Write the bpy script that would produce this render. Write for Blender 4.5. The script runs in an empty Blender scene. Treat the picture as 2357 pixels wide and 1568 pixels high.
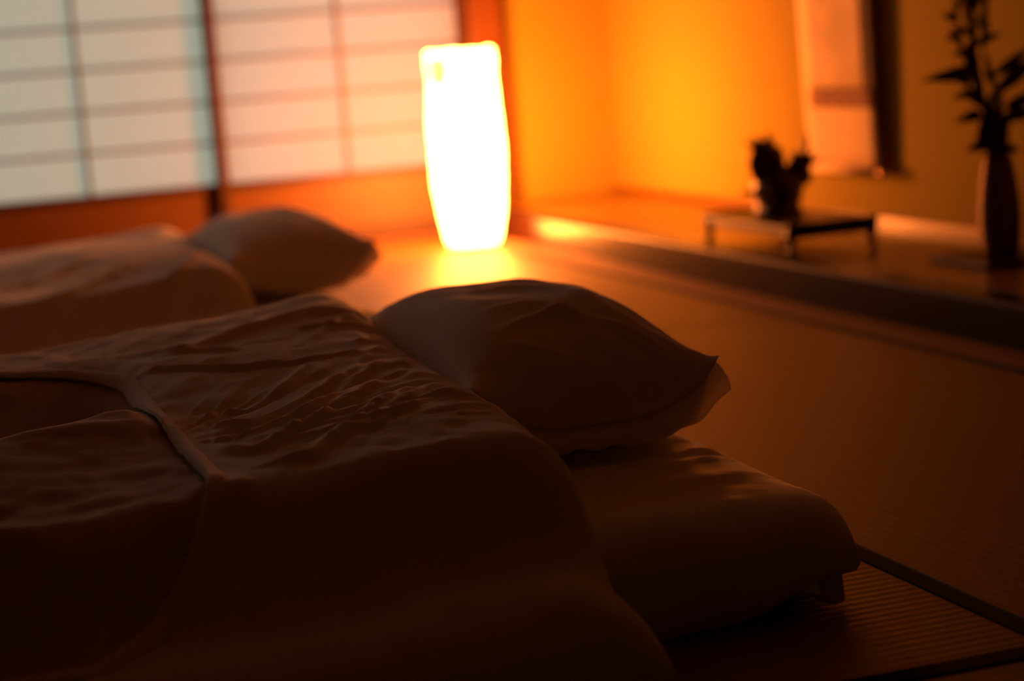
import bpy, bmesh, math, random
import numpy as np
from mathutils import Vector, Matrix

# ------------------------------------------------------------------ camera, world, exposure
scene = bpy.context.scene
COL = scene.collection
FW, FH = 2357, 1568
F_PX, YAW, PITCH, ROLL = 4472.14, 0.3149242, 0.1501697, -0.0747853
CAM_Z = 0.66
cam_data = bpy.data.cameras.new('camera')
cam = bpy.data.objects.new('camera', cam_data)
COL.objects.link(cam)
scene.camera = cam
cam_data.sensor_width = 36.0
cam_data.lens = 36.0 * F_PX / FW
cam_data.clip_start = 0.05
cam_data.clip_end = 60
_f = Vector((math.sin(YAW) * math.cos(PITCH), math.cos(YAW) * math.cos(PITCH), -math.sin(PITCH)))
_r = Vector((math.cos(YAW), -math.sin(YAW), 0))
_u = _r.cross(_f)
_R = _r * math.cos(ROLL) + _u * math.sin(ROLL)
_U = -_r * math.sin(ROLL) + _u * math.cos(ROLL)
_m = Matrix((_R, _U, -_f)).transposed().to_4x4()
_m.translation = (0, 0, CAM_Z)
cam.matrix_world = _m
cam_data.dof.use_dof = True
cam_data.dof.focus_distance = 2.32
cam_data.dof.aperture_fstop = 2.4

# dusk sky outside the paper screens
world = bpy.data.worlds.new('dusk_sky')
scene.world = world
world.use_nodes = True
bg = world.node_tree.nodes['Background']
bg.inputs[0].default_value = (0.82, 0.95, 0.93, 1)
bg.inputs[1].default_value = 0.58

scene.view_settings.view_transform = 'Standard'
scene.view_settings.look = 'None'
scene.view_settings.exposure = 0.0
scene.view_settings.gamma = 1.0
scene.view_settings.use_curve_mapping = False
scene.cycles.use_adaptive_sampling = True
scene.cycles.adaptive_threshold = 0.05
scene.cycles.max_bounces = 6
scene.cycles.diffuse_bounces = 4
scene.cycles.glossy_bounces = 2
scene.cycles.caustics_reflective = False
scene.cycles.caustics_refractive = False
LAMP_GLOW = (96.0, 20.5, 2.9)          # light given off by the paper lamp (linear RGB)

# ------------------------------------------------------------------ helpers
rng = np.random.default_rng(7)
random.seed(7)


def tag(o, label=None, cat=None, group=None, kind=None):
    if label: o['label'] = label
    if cat: o['category'] = cat
    if group: o['group'] = group
    if kind: o['kind'] = kind
    return o


def obj(name, data, parent=None):
    o = bpy.data.objects.new(name, data)
    COL.objects.link(o)
    if parent is not None:
        o.parent = parent
        o.matrix_parent_inverse = Matrix.Translation(parent.location).inverted()
    return o


def empty(name, loc=(0, 0, 0)):
    o = bpy.data.objects.new(name, None)
    o.empty_display_size = 0.05
    COL.objects.link(o)
    o.location = loc
    return o


def mesh_obj(name, verts, faces, mat, parent=None, smooth=False):
    me = bpy.data.meshes.new(name)
    me.from_pydata([tuple(map(float, v)) for v in verts], [], [tuple(map(int, q)) for q in faces])
    me.validate()
    if smooth:
        me.polygons.foreach_set('use_smooth', [True] * len(me.polygons))
    me.materials.append(mat)
    me.update()
    return obj(name, me, parent)


def bm_obj(name, bm, mat, parent=None, smooth=False):
    me = bpy.data.meshes.new(name)
    bmesh.ops.recalc_face_normals(bm, faces=bm.faces)
    bm.to_mesh(me)
    bm.free()
    if smooth:
        me.polygons.foreach_set('use_smooth', [True] * len(me.polygons))
    me.materials.append(mat)
    return obj(name, me, parent)


def add_box(bm, lo, hi, bevel=0.0, seg=2):
    r = bmesh.ops.create_cube(bm, size=1.0)
    vs = r['verts']
    for v in vs:
        v.co = Vector([(lo[i] + hi[i]) / 2 + v.co[i] * (hi[i] - lo[i]) for i in range(3)])
    if bevel > 0:
        es = list({e for v in vs for e in v.link_edges})
        bmesh.ops.bevel(bm, geom=es, offset=bevel, segments=seg, affect='EDGES', profile=0.5)


def box(name, lo, hi, mat, parent=None, bevel=0.0, seg=2):
    bm = bmesh.new()
    add_box(bm, lo, hi, bevel, seg)
    return bm_obj(name, bm, mat, parent, smooth=False)


def lathe(bm, prof, n=32, center=(0, 0, 0), jitter=None, cap_top=False, cap_bot=False):
    rows = []
    for (r, z) in prof:
        row = []
        for k in range(n):
            a = 2 * math.pi * k / n
            rr = r + (jitter(a, z) if jitter else 0)
            row.append(bm.verts.new((center[0] + rr * math.cos(a), center[1] + rr * math.sin(a), center[2] + z)))
        rows.append(row)
    for i in range(len(rows) - 1):
        for k in range(n):
            bm.faces.new((rows[i][k], rows[i][(k + 1) % n], rows[i + 1][(k + 1) % n], rows[i + 1][k]))
    if cap_bot: bm.faces.new(rows[0][::-1])
    if cap_top: bm.faces.new(rows[-1])


def tube(bm, pts, radii, n=8):
    pts = [Vector(p) for p in pts]
    rows = []
    for i, p in enumerate(pts):
        t = (pts[min(i + 1, len(pts) - 1)] - pts[max(i - 1, 0)]).normalized()
        a = t.cross(Vector((0.31, 0.87, 0.11)))
        if a.length < 1e-3: a = t.cross(Vector((1, 0, 0)))
        a.normalize()
        b = t.cross(a)
        r = radii[i] if hasattr(radii, '__len__') else radii
        rows.append([bm.verts.new(p + (a * math.cos(2 * math.pi * k / n) + b * math.sin(2 * math.pi * k / n)) * r) for k in range(n)])
    for i in range(len(rows) - 1):
        for k in range(n):
            bm.faces.new((rows[i][k], rows[i][(k + 1) % n], rows[i + 1][(k + 1) % n], rows[i + 1][k]))
    bm.faces.new(rows[0][::-1])
    bm.faces.new(rows[-1])


def vnoise(x, y, seed=0):
    """smooth 2-D value noise in [-1, 1]"""
    xi, yi = np.floor(x).astype(np.int64), np.floor(y).astype(np.int64)
    fx, fy = x - xi, y - yi
    fx = fx * fx * fx * (fx * (fx * 6 - 15) + 10)
    fy = fy * fy * fy * (fy * (fy * 6 - 15) + 10)

    def h(a, b):
        n = (a * 374761393 + b * 668265263 + seed * 1442695041) & 0xFFFFFFFF
        n = ((n ^ (n >> 13)) * 1274126177) & 0xFFFFFFFF
        return ((n ^ (n >> 16)) & 0xFFFF) / 32767.5 - 1
    return (h(xi, yi) * (1 - fx) + h(xi + 1, yi) * fx) * (1 - fy) + (h(xi, yi + 1) * (1 - fx) + h(xi + 1, yi + 1) * fx) * fy


def sstep(a, b, x):
    t = np.clip((x - a) / (b - a), 0, 1)
    return t * t * (3 - 2 * t)


def ridge(X, Y, pts, width, amp, skew=0.35):
    """a fold running along a polyline: rounded crest, tapering at both ends"""
    pts = np.asarray(pts, float)
    # resample smoothly
    t = np.linspace(0, len(pts) - 1, 24)
    px = np.interp(t, range(len(pts)), pts[:, 0])
    py = np.interp(t, range(len(pts)), pts[:, 1])
    k = np.array([1, 2, 3, 2, 1.]) / 9
    px[2:-2] = np.convolve(px, k, 'valid')
    py[2:-2] = np.convolve(py, k, 'valid')
    best = np.full(X.shape, 1e9)
    tb = np.zeros(X.shape)
    side = np.zeros(X.shape)
    for i in range(len(px) - 1):
        ax, ay, dx, dy = px[i], py[i], px[i + 1] - px[i], py[i + 1] - py[i]
        L2 = dx * dx + dy * dy + 1e-12
        s = np.clip(((X - ax) * dx + (Y - ay) * dy) / L2, 0, 1)
        qx, qy = X - ax - s * dx, Y - ay - s * dy
        d = np.hypot(qx, qy)
        m = d < best
        best = np.where(m, d, best)
        tb = np.where(m, (i + s) / (len(px) - 1), tb)
        side = np.where(m, np.sign(dx * qy - dy * qx), side)
    w = width * (1 + skew * side)
    taper = np.sin(np.pi * np.clip(tb, 0, 1)) ** 0.6
    return amp * taper * (np.exp(-(best / w) ** 2) - 0.35 * np.exp(-(best / (2.2 * w)) ** 2))


# ------------------------------------------------------------------ materials
def new_mat(name):
    m = bpy.data.materials.new(name)
    m.use_nodes = True
    nt = m.node_tree
    b = nt.nodes['Principled BSDF']
    return m, nt, b


def rgb(c): return (c[0], c[1], c[2], 1)


def ramp(nt, src, c0, c1, p0=0.3, p1=0.7):
    r = nt.nodes.new('ShaderNodeValToRGB')
    r.color_ramp.elements[0].position = p0
    r.color_ramp.elements[1].position = p1
    r.color_ramp.elements[0].color = rgb(c0)
    r.color_ramp.elements[1].color = rgb(c1)
    nt.links.new(src, r.inputs[0])
    return r.outputs[0]


def coord(nt, scale=(1, 1, 1), rot=(0, 0, 0)):
    tc = nt.nodes.new('ShaderNodeTexCoord')
    mp = nt.nodes.new('ShaderNodeMapping')
    mp.inputs['Scale'].default_value = scale
    mp.inputs['Rotation'].default_value = rot
    nt.links.new(tc.outputs['Object'], mp.inputs[0])
    return mp.outputs[0]


def noise(nt, vec, scale, detail=4, rough=0.5):
    n = nt.nodes.new('ShaderNodeTexNoise')
    n.inputs['Scale'].default_value = scale
    n.inputs['Detail'].default_value = detail
    n.inputs['Roughness'].default_value = rough
    nt.links.new(vec, n.inputs['Vector'])
    return n.outputs[0]


def bump(nt, b, src, strength, dist):
    bp = nt.nodes.new('ShaderNodeBump')
    bp.inputs['Strength'].default_value = strength
    bp.inputs['Distance'].default_value = dist
    nt.links.new(src, bp.inputs['Height'])
    nt.links.new(bp.outputs[0], b.inputs['Normal'])


def mat_wood(name, c0, c1, rough=0.45, grain=(1, 12, 12), coat=0.0, spec=0.5):
    m, nt, b = new_mat(name)
    v = coord(nt, grain)
    n = noise(nt, v, 6, 6, 0.6)
    nt.links.new(ramp(nt, n, c0, c1), b.inputs['Base Color'])
    b.inputs['Roughness'].default_value = rough
    b.inputs['Coat Weight'].default_value = coat
    b.inputs['Coat Roughness'].default_value = 0.12
    b.inputs['Specular IOR Level'].default_value = spec
    bump(nt, b, n, 0.15, 0.002)
    return m


def mat_plain(name, c, rough=0.5, metal=0.0, var=0.15, nscale=30, bumpd=0.0, spec=0.5):
    m, nt, b = new_mat(name)
    v = coord(nt)
    n = noise(nt, v, nscale, 4)
    nt.links.new(ramp(nt, n, tuple(x * (1 - var) for x in c), tuple(min(1, x * (1 + var)) for x in c)), b.inputs['Base Color'])
    b.inputs['Roughness'].default_value = rough
    b.inputs['Metallic'].default_value = metal
    b.inputs['Specular IOR Level'].default_value = spec
    if bumpd: bump(nt, b, n, 0.6, bumpd)
    return m


def mat_cloth(name, c, sheen=0.15, var=0.04, sss=0.0):
    m, nt, b = new_mat(name)
    v = coord(nt)
    n = noise(nt, v, 14, 5, 0.6)
    nt.links.new(ramp(nt, n, tuple(x * (1 - var) for x in c), c), b.inputs['Base Color'])
    b.inputs['Roughness'].default_value = 0.9
    b.inputs['Sheen Weight'].default_value = sheen
    b.inputs['Sheen Roughness'].default_value = 0.4
    b.inputs['Subsurface Weight'].default_value = sss
    b.inputs['Subsurface Radius'].default_value = (1.0, 0.7, 0.5)
    b.inputs['Subsurface Scale'].default_value = 0.03
    b.inputs['Specular IOR Level'].default_value = 0.15
    n2 = noise(nt, v, 95, 3, 0.65)
    bump(nt, b, n2, 0.25, 0.0015)
    return m


def mat_tatami(name, along):
    m, nt, b = new_mat(name)
    v = coord(nt)
    w = nt.nodes.new('ShaderNodeTexWave')
    w.wave_type = 'BANDS'
    w.bands_direction = 'Y' if along == 'X' else 'X'
    w.inputs['Scale'].default_value = 1.0 / 0.018 * math.pi / 10
    w.inputs['Distortion'].default_value = 0.25
    w.inputs['Detail'].default_value = 2
    w.inputs['Detail Scale'].default_value = 3
    nt.links.new(v, w.inputs['Vector'])
    v2 = coord(nt, (4, 60, 1) if along == 'X' else (60, 4, 1))
    n = noise(nt, v2, 3, 5, 0.6)
    c = ramp(nt, n, (0.175, 0.102, 0.015), (0.245, 0.148, 0.024))
    mx = nt.nodes.new('ShaderNodeMixRGB')
    mx.blend_type = 'MULTIPLY'
    mx.inputs[0].default_value = 0.22
    nt.links.new(c, mx.inputs[1])
    nt.links.new(w.outputs[0], mx.inputs[2])
    nt.links.new(mx.outputs[0], b.inputs['Base Color'])
    b.inputs['Roughness'].default_value = 0.5
    b.inputs['Specular IOR Level'].default_value = 0.35
    bump(nt, b, w.outputs[0], 0.2, 0.0015)
    return m


def mat_paper(name):
    m, nt, b = new_mat(name)
    nt.nodes.remove(b)
    out = nt.nodes['Material Output']
    v = coord(nt)
    n = noise(nt, v, 60, 5, 0.7)
    c = ramp(nt, n, (0.83, 0.765, 0.585), (0.88, 0.815, 0.635))
    d = nt.nodes.new('ShaderNodeBsdfDiffuse')
    t = nt.nodes.new('ShaderNodeBsdfTranslucent')
    mx = nt.nodes.new('ShaderNodeMixShader')
    mx.inputs[0].default_value = 0.83
    nt.links.new(c, d.inputs[0]); nt.links.new(c, t.inputs[0])
    nt.links.new(d.outputs[0], mx.inputs[1]); nt.links.new(t.outputs[0], mx.inputs[2])
    nt.links.new(mx.outputs[0], out.inputs[0])
    return m


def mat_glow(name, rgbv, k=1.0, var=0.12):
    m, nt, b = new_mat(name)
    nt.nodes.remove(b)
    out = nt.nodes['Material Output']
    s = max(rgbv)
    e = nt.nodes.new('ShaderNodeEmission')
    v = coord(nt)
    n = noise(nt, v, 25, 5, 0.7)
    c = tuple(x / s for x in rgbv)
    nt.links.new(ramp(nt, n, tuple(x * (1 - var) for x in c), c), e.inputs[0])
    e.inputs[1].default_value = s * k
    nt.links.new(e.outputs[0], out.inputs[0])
    return m


M = {}
M['tatami_x'] = mat_tatami('tatami_rush_x', 'X')
M['tatami_y'] = mat_tatami('tatami_rush_y', 'Y')
M['heri'] = mat_plain('tatami_border_cloth', (0.010, 0.012, 0.020), 0.9, var=0.3, nscale=200, spec=0.08)
M['subfloor'] = mat_plain('subfloor_wood', (0.20, 0.12, 0.06), 0.8)
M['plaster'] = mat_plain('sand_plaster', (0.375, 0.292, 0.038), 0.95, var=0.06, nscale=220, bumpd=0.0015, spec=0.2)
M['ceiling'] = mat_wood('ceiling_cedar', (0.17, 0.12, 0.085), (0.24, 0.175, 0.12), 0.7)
M['darkwall'] = mat_plain('dark_room_plaster', (0.11, 0.092, 0.075), 0.95, var=0.06, nscale=150, spec=0.2)  # darker plaster that keeps light bounced off the unseen walls low
M['cedar'] = mat_wood('cedar_red', (0.11, 0.036, 0.006), (0.15, 0.050, 0.008), 0.5, (12, 12, 1))
M['cedar_panel'] = mat_wood('cedar_panel', (0.115, 0.045, 0.006), (0.15, 0.062, 0.008), 0.5, (1, 12, 12))
M['lattice'] = mat_wood('lattice_cedar', (0.11, 0.075, 0.04), (0.15, 0.105, 0.06), 0.55, (1, 20, 20))
M['screen_frame'] = mat_wood('dark_stained_cedar', (0.040, 0.013, 0.004), (0.060, 0.020, 0.006), 0.5, (12, 12, 1))
M['paper'] = mat_paper('shoji_paper')
M['alcove'] = mat_wood('alcove_board', (0.19, 0.085, 0.010), (0.27, 0.125, 0.016), 0.34, (14, 1, 14), 0.25)
M['lacquer'] = mat_wood('alcove_beam_lacquer', (0.012, 0.004, 0.002), (0.020, 0.007, 0.003), 0.26, (14, 1, 14), 0.0, 0.14)
M['strip'] = mat_wood('edge_strip_wood', (0.16, 0.07, 0.022), (0.22, 0.10, 0.035), 0.6, (14, 1, 14))
M['cotton'] = mat_cloth('white_cotton', (0.90, 0.86, 0.84), sheen=0.5)
M['hem'] = mat_cloth('thin_cotton_hem', (0.90, 0.86, 0.84), sheen=0.6, sss=0.3)
M['sheet'] = mat_cloth('sheet_cotton', (0.86, 0.82, 0.80), sheen=0.5)
M['quilt'] = mat_cloth('quilt_satin', (0.72, 0.62, 0.58), sheen=0.3, var=0.15)
M['ticking'] = mat_cloth('mattress_ticking', (0.30, 0.22, 0.18))
M['glow'] = mat_glow('lit_washi', LAMP_GLOW)
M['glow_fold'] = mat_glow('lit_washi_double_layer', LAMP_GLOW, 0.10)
M['blackwood'] = mat_wood('black_lacquer_wood', (0.012, 0.007, 0.005), (0.022, 0.012, 0.008), 0.4, (1, 10, 10), 0.05, 0.3)
M['lampwood'] = mat_wood('lamp_base_wood', (0.16, 0.08, 0.03), (0.24, 0.12, 0.05), 0.5)
M['bronze'] = mat_plain('dark_bronze', (0.06, 0.035, 0.022), 0.35, 0.7, 0.3, 40)
M['polish'] = mat_plain('polished_bronze', (0.55, 0.36, 0.18), 0.12, 1.0, 0.1, 40)
M['vase'] = mat_plain('dark_glazed_basket', (0.11, 0.045, 0.022), 0.24, 0.75, 0.3, 60, spec=0.6)
M['leaf'] = mat_plain('leaf_green', (0.012, 0.016, 0.006), 0.7, 0.0, 0.3, 30)
M['stem'] = mat_plain('stem_green', (0.012, 0.013, 0.006), 0.7, 0.0, 0.3, 30)
M['bud'] = mat_plain('flower_bud', (0.05, 0.016, 0.018), 0.7, 0.0, 0.3, 30)
M['scroll_paper'] = mat_plain('scroll_paper', (0.74, 0.60, 0.36), 0.9, 0.0, 0.14, 9, spec=0.2)
M['scroll_silk'] = mat_plain('scroll_silk', (0.80, 0.63, 0.34), 0.8, 0.0, 0.08, 60, spec=0.3)
M['brocade'] = mat_plain('scroll_brocade', (0.26, 0.14, 0.09), 0.8, 0.0, 0.35, 70, spec=0.3)

# ------------------------------------------------------------------ the room
X_STRIP, X_TOKO, X_BACK = 1.989, 2.09, 2.69
Y_SHOJI, Y_NEAR, X_LEFT, Z_CEIL = 6.83, -1.6, -2.4, 2.45
Z_TOKO = 0.092
Y_TOKO0 = 2.35

floor = box('floor', (X_LEFT, Y_NEAR, -0.12), (X_BACK, Y_SHOJI + 0.02, -0.055), M['subfloor'])
tag(floor, 'straw tatami floor with dark cloth borders', kind='structure')


def tatami(x0, x1, y0, y1, weave, heri):
    """one mat: rush body, plus border tapes on the given sides"""
    g = 0.0015
    b = box('tatami_mat', (x0 + g, y0 + g, -0.055), (x1 - g, y1 - g, 0.0), M['tatami_' + weave], floor, 0.003, 1)
    for s in heri:
        lo, hi = [x0 + g, y0 + g, -0.02], [x1 - g, y1 - g, 0.0015]
        if s == 'x0': hi[0] = x0 + 0.030
        if s == 'x1': lo[0] = x1 - 0.030
        if s == 'y0': hi[1] = y0 + 0.034
        if s == 'y1': lo[1] = y1 - 0.034
        box('border_tape', lo, hi, M['heri'], b, 0.001, 1)


for y0, y1 in ((-1.6, 1.62), (1.62, 4.035), (4.035, 5.80), (5.80, 6.68)):
    tatami(1.142, X_STRIP, y0, y1, 'y', ('x1',))
for y0, y1 in ((-1.6, 1.668), (1.668, 3.44), (3.44, 5.21), (5.21, 6.68)):
    tatami(0.232, 1.142, y0, y1, 'x', ('x1', 'y0') if y0 > 0 and y0 < 2 else ('x1',))
    tatami(-0.66, 0.232, y0, y1, 'x', ('x1',))
    tatami(-1.55, -0.66, y0, y1, 'x', ('x1',))
    tatami(X_LEFT, -1.55, y0, y1, 'x', ('x1',))

t = box('trim_1', (X_STRIP, Y_NEAR, -0.055), (X_TOKO, 6.70, 0.001), M['strip'], None, 0.002, 1)
tag(t, 'flat wooden edging strip between tatami and alcove beam', kind='structure')
t = box('trim_2', (X_LEFT, 6.68, -0.055), (X_TOKO, Y_SHOJI + 0.07, 0.018), M['cedar'], None, 0.003, 1)
tag(t, 'wooden sill with tracks under the paper screens', kind='structure')

# alcove platform: board + lacquered front beam
plat = empty('alcove_platform', (X_TOKO, 4.6, 0))
tag(plat, 'raised polished wooden alcove platform with dark front beam', kind='structure')
box('alcove_board', (X_TOKO + 0.092, Y_TOKO0, -0.02), (X_BACK, Y_SHOJI + 0.02, Z_TOKO - 0.002), M['alcove'], plat, 0.002, 1)
box('front_beam', (X_TOKO, Y_TOKO0, -0.05), (X_TOKO + 0.09, Y_SHOJI - 0.03, Z_TOKO), M['lacquer'], plat, 0.009, 4)

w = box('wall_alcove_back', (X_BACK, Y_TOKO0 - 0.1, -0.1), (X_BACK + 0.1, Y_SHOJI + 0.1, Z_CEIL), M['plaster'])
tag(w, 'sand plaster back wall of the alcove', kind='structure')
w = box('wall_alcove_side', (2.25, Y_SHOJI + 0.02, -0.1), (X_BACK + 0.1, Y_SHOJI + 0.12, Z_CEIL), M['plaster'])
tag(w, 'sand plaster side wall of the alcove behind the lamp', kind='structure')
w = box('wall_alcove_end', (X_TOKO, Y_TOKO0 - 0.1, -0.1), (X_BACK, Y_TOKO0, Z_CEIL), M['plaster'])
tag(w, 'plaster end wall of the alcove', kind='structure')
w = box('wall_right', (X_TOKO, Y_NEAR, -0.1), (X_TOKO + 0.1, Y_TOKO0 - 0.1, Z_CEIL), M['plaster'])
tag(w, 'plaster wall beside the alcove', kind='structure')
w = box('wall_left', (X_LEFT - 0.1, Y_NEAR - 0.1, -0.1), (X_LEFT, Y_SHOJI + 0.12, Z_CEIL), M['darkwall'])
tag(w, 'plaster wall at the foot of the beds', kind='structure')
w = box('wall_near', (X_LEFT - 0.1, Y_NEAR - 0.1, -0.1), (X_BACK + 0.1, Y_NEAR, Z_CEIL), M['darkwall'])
tag(w, 'plaster wall behind the viewpoint', kind='structure')
w = box('ceiling', (X_LEFT - 0.1, Y_NEAR - 0.1, Z_CEIL), (X_BACK + 0.1, Y_SHOJI + 0.15, Z_CEIL + 0.1), M['ceiling'])
tag(w, 'dark cedar board ceiling', kind='structure')
w = box('wall_far', (X_LEFT - 0.1, Y_SHOJI - 0.02, 2.37), (2.25, Y_SHOJI + 0.12, Z_CEIL), M['plaster'])
tag(w, 'plaster wall above the paper screens', kind='structure')
w = box('trim_3', (X_LEFT, Y_SHOJI - 0.06, 1.78), (2.125, Y_SHOJI + 0.12, 1.885), M['cedar'], None, 0.004, 1)
tag(w, 'wooden lintel over the paper screens', kind='structure')
w = box('trim_4', (2.128, Y_SHOJI - 0.09, -0.05), (2.252, Y_SHOJI + 0.12, Z_CEIL), M['cedar'], None, 0.008, 2)
tag(w, 'reddish cedar corner post behind the paper lamp', kind='structure')
w = box('trim_5', (X_LEFT, Y_SHOJI + 0.07, -0.1), (2.13, Y_SHOJI + 0.12, 0.03), M['cedar'])
tag(w, 'outer wooden threshold under the screens', kind='structure')
# slim skirting at the foot of the alcove walls
w = box('baseboard_alcove', (X_BACK - 0.012, Y_TOKO0, Z_TOKO - 0.002), (X_BACK, Y_SHOJI + 0.02, Z_TOKO + 0.022), M['alcove'], None, 0.002, 1)
tag(w, 'slim wooden skirting along the alcove back wall', kind='structure')


def added_transom():  # unseen paper lights, added to send more daylight onto the bedding
    d = empty('added_window_1', (0, Y_SHOJI, 1.9))
    tag(d, 'unseen row of paper lights above the lintel, added to brighten the beds', kind='structure')
    z0, z1, y = 1.90, 2.36, Y_SHOJI + 0.03
    n, x0, x1 = 5, X_LEFT + 0.02, 2.11
    box('frame', (x0, y - 0.02, z0 - 0.02), (x1, y + 0.02, z0 + 0.02), M['cedar'], d)
    box('frame', (x0, y - 0.02, z1 - 0.02), (x1, y + 0.02, z1 + 0.02), M['cedar'], d)
    for k in range(n + 1):
        x = x0 + (x1 - x0) * k / n
        box('mullion', (x - 0.018, y - 0.018, z0), (x + 0.018, y + 0.018, z1), M['cedar'], d)
    for k in range(n):
        a, b = x0 + (x1 - x0) * k / n, x0 + (x1 - x0) * (k + 1) / n
        mesh_obj('pane', [(a, y, z0), (b, y, z0), (b, y, z1), (a, y, z1)], [(0, 1, 2, 3)], M['paper'], d)


added_transom()


def shoji(n, x0, x1, y, label):
    d = empty('door_%d' % n, (x0, y, 0.018))
    tag(d, label, kind='structure')
    th, zb, zt = 0.030, 0.018, 1.782
    pb = 0.257                                 # lower edge of the papered part
    st = 0.036
    for a, b in ((x0, x0 + st), (x1 - st, x1)):
        box('stile', (a, y, zb), (b, y + th, zt), M['screen_frame'], d, 0.003, 1)
    box('bottom_rail', (x0 + st, y + 0.001, zb), (x1 - st, y + th - 0.001, zb + 0.045), M['screen_frame'], d, 0.002, 1)
    box('middle_rail', (x0 + st, y + 0.001, pb - 0.030), (x1 - st, y + th - 0.001, pb), M['screen_frame'], d, 0.002, 1)
    box('top_rail', (x0 + st, y + 0.001, zt - 0.05), (x1 - st, y + th - 0.001, zt), M['screen_frame'], d, 0.002, 1)
    box('skirt_board', (x0 + st, y + 0.010, zb + 0.045), (x1 - st, y + 0.022, pb - 0.030), M['cedar_panel'], d)
    xm = (x0 + x1) / 2
    bw = 0.0105
    vb = box('lattice_bar', (xm - bw / 2 - 0.001, y + 0.006, pb), (xm + bw / 2 + 0.001, y + 0.022, zt - 0.05), M['lattice'], d)
    zs = [pb + 0.1425 * (k + 1) for k in range(10)]
    shared = None
    for z in zs:
        if z > zt - 0.08: continue
        if shared is None:
            hb = box('lattice_bar', (x0 + st, y + 0.008, z - bw / 2), (x1 - st, y + 0.022, z + bw / 2), M['lattice'], d)
            shared, z_first = hb.data, z
        else:
            hb = obj('lattice_bar', shared, d)
            hb.location = (0, 0, z - z_first)
    zed = [pb] + [z for z in zs if z <= zt - 0.08] + [zt - 0.05]
    for (a, b) in ((x0 + st - 0.004, xm), (xm, x1 - st + 0.004)):
        for k in range(len(zed) - 1):
            mesh_obj('pane', [(a, y + 0.0225, zed[k]), (b, y + 0.0225, zed[k]), (b, y + 0.0225, zed[k + 1]), (a, y + 0.0225, zed[k + 1])],
                     [(0, 1, 2, 3)], M['paper'], d)


shoji(1, 1.180, 2.128, Y_SHOJI - 0.040, 'sliding paper screen directly behind the glowing lamp')
shoji(2, 0.262, 1.216, Y_SHOJI - 0.007, 'sliding paper screen with a dusky glow above the far duvet')
shoji(3, -0.690, 0.298, Y_SHOJI - 0.040, 'sliding paper screen beyond the foot of the far bed')
shoji(4, -1.62, -0.66, Y_SHOJI - 0.007, 'sliding paper screen at the far left of the room')
shoji(5, -2.40, -1.58, Y_SHOJI - 0.040, 'narrow sliding paper screen in the far left corner')

# ------------------------------------------------------------------ paper lamp
LX, LY = 1.917, 6.215
lamp = empty('floor_lamp', (LX, LY, 0))
tag(lamp, 'glowing white paper floor lamp standing on the tatami before the screens', 'lamp')
prof_s = [(0.082, 0.014), (0.092, 0.040), (0.102, 0.09), (0.110, 0.15), (0.1155, 0.22), (0.118, 0.30), (0.118, 0.38), (0.117, 0.44),
          (0.1130, 0.50), (0.1105, 0.545), (0.112, 0.585), (0.1150, 0.618), (0.114, 0.638), (0.110, 0.650)]
zz = np.linspace(0.014, 0.650, 46)
rr = np.interp(zz, [p[1] for p in prof_s], [p[0] for p in prof_s])
bm = bmesh.new()
lathe(bm, list(zip(rr, zz)), 72, (LX, LY, 0),
      jitter=lambda a, z: 0.0022 * math.sin(4 * a + 9 * z) + 0.0012 * math.sin(11 * a - 23 * z) + 0.0010 * math.sin(17 * a + 41 * z))
shade = bm_obj('lamp_shade', bm, M['glow'], lamp, True)
bm = bmesh.new()          # folded rim of the paper
rim = [(LX + 0.110 * math.cos(a) , LY + 0.110 * math.sin(a), 0.652 + 0.004 * math.sin(3 * a + 1) + 0.002 * math.sin(8 * a)) for a in np.linspace(0, 2 * math.pi, 49)]
tube(bm, rim, 0.004, 6)
bm_obj('rim', bm, M['glow'], lamp, True)
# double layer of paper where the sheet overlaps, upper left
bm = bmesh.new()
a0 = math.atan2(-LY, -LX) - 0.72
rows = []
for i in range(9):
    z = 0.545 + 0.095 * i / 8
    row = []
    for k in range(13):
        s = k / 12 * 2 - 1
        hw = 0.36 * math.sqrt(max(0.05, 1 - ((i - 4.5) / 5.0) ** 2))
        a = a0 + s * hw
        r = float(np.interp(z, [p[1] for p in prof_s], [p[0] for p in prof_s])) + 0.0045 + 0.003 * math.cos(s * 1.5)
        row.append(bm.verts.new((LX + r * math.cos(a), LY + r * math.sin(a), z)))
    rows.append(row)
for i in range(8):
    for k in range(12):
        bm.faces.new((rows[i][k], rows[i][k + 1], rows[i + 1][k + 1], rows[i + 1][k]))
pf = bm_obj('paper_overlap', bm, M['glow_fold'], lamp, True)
tag(pf, 'dimmer overlapped paper')
bm = bmesh.new()
lathe(bm, [(0.010, 0.008), (0.074, 0.008), (0.078, 0.011), (0.078, 0.018), (0.074, 0.021), (0.010, 0.021)], 40, (LX, LY, 0), cap_top=True, cap_bot=True)
bm_obj('base', bm, M['lampwood'], lamp)
for k in range(3):
    a = -2.4 + k * 2 * math.pi / 3
    bm = bmesh.new()
    lathe(bm, [(0.010, 0.0), (0.012, 0.003), (0.012, 0.007), (0.009, 0.010)], 12, (LX + 0.062 * math.cos(a), LY + 0.062 * math.sin(a), 0), cap_top=True, cap_bot=True)
    bm_obj('foot', bm, M['lampwood'], lamp)

# ------------------------------------------------------------------ bedding
BED_DY = 2.05           # spacing of the two beds
Z_MAT = 0.125
MX0, MX1, MY0, MY1 = -1.02, 1.045, 1.92, 2.97


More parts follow.
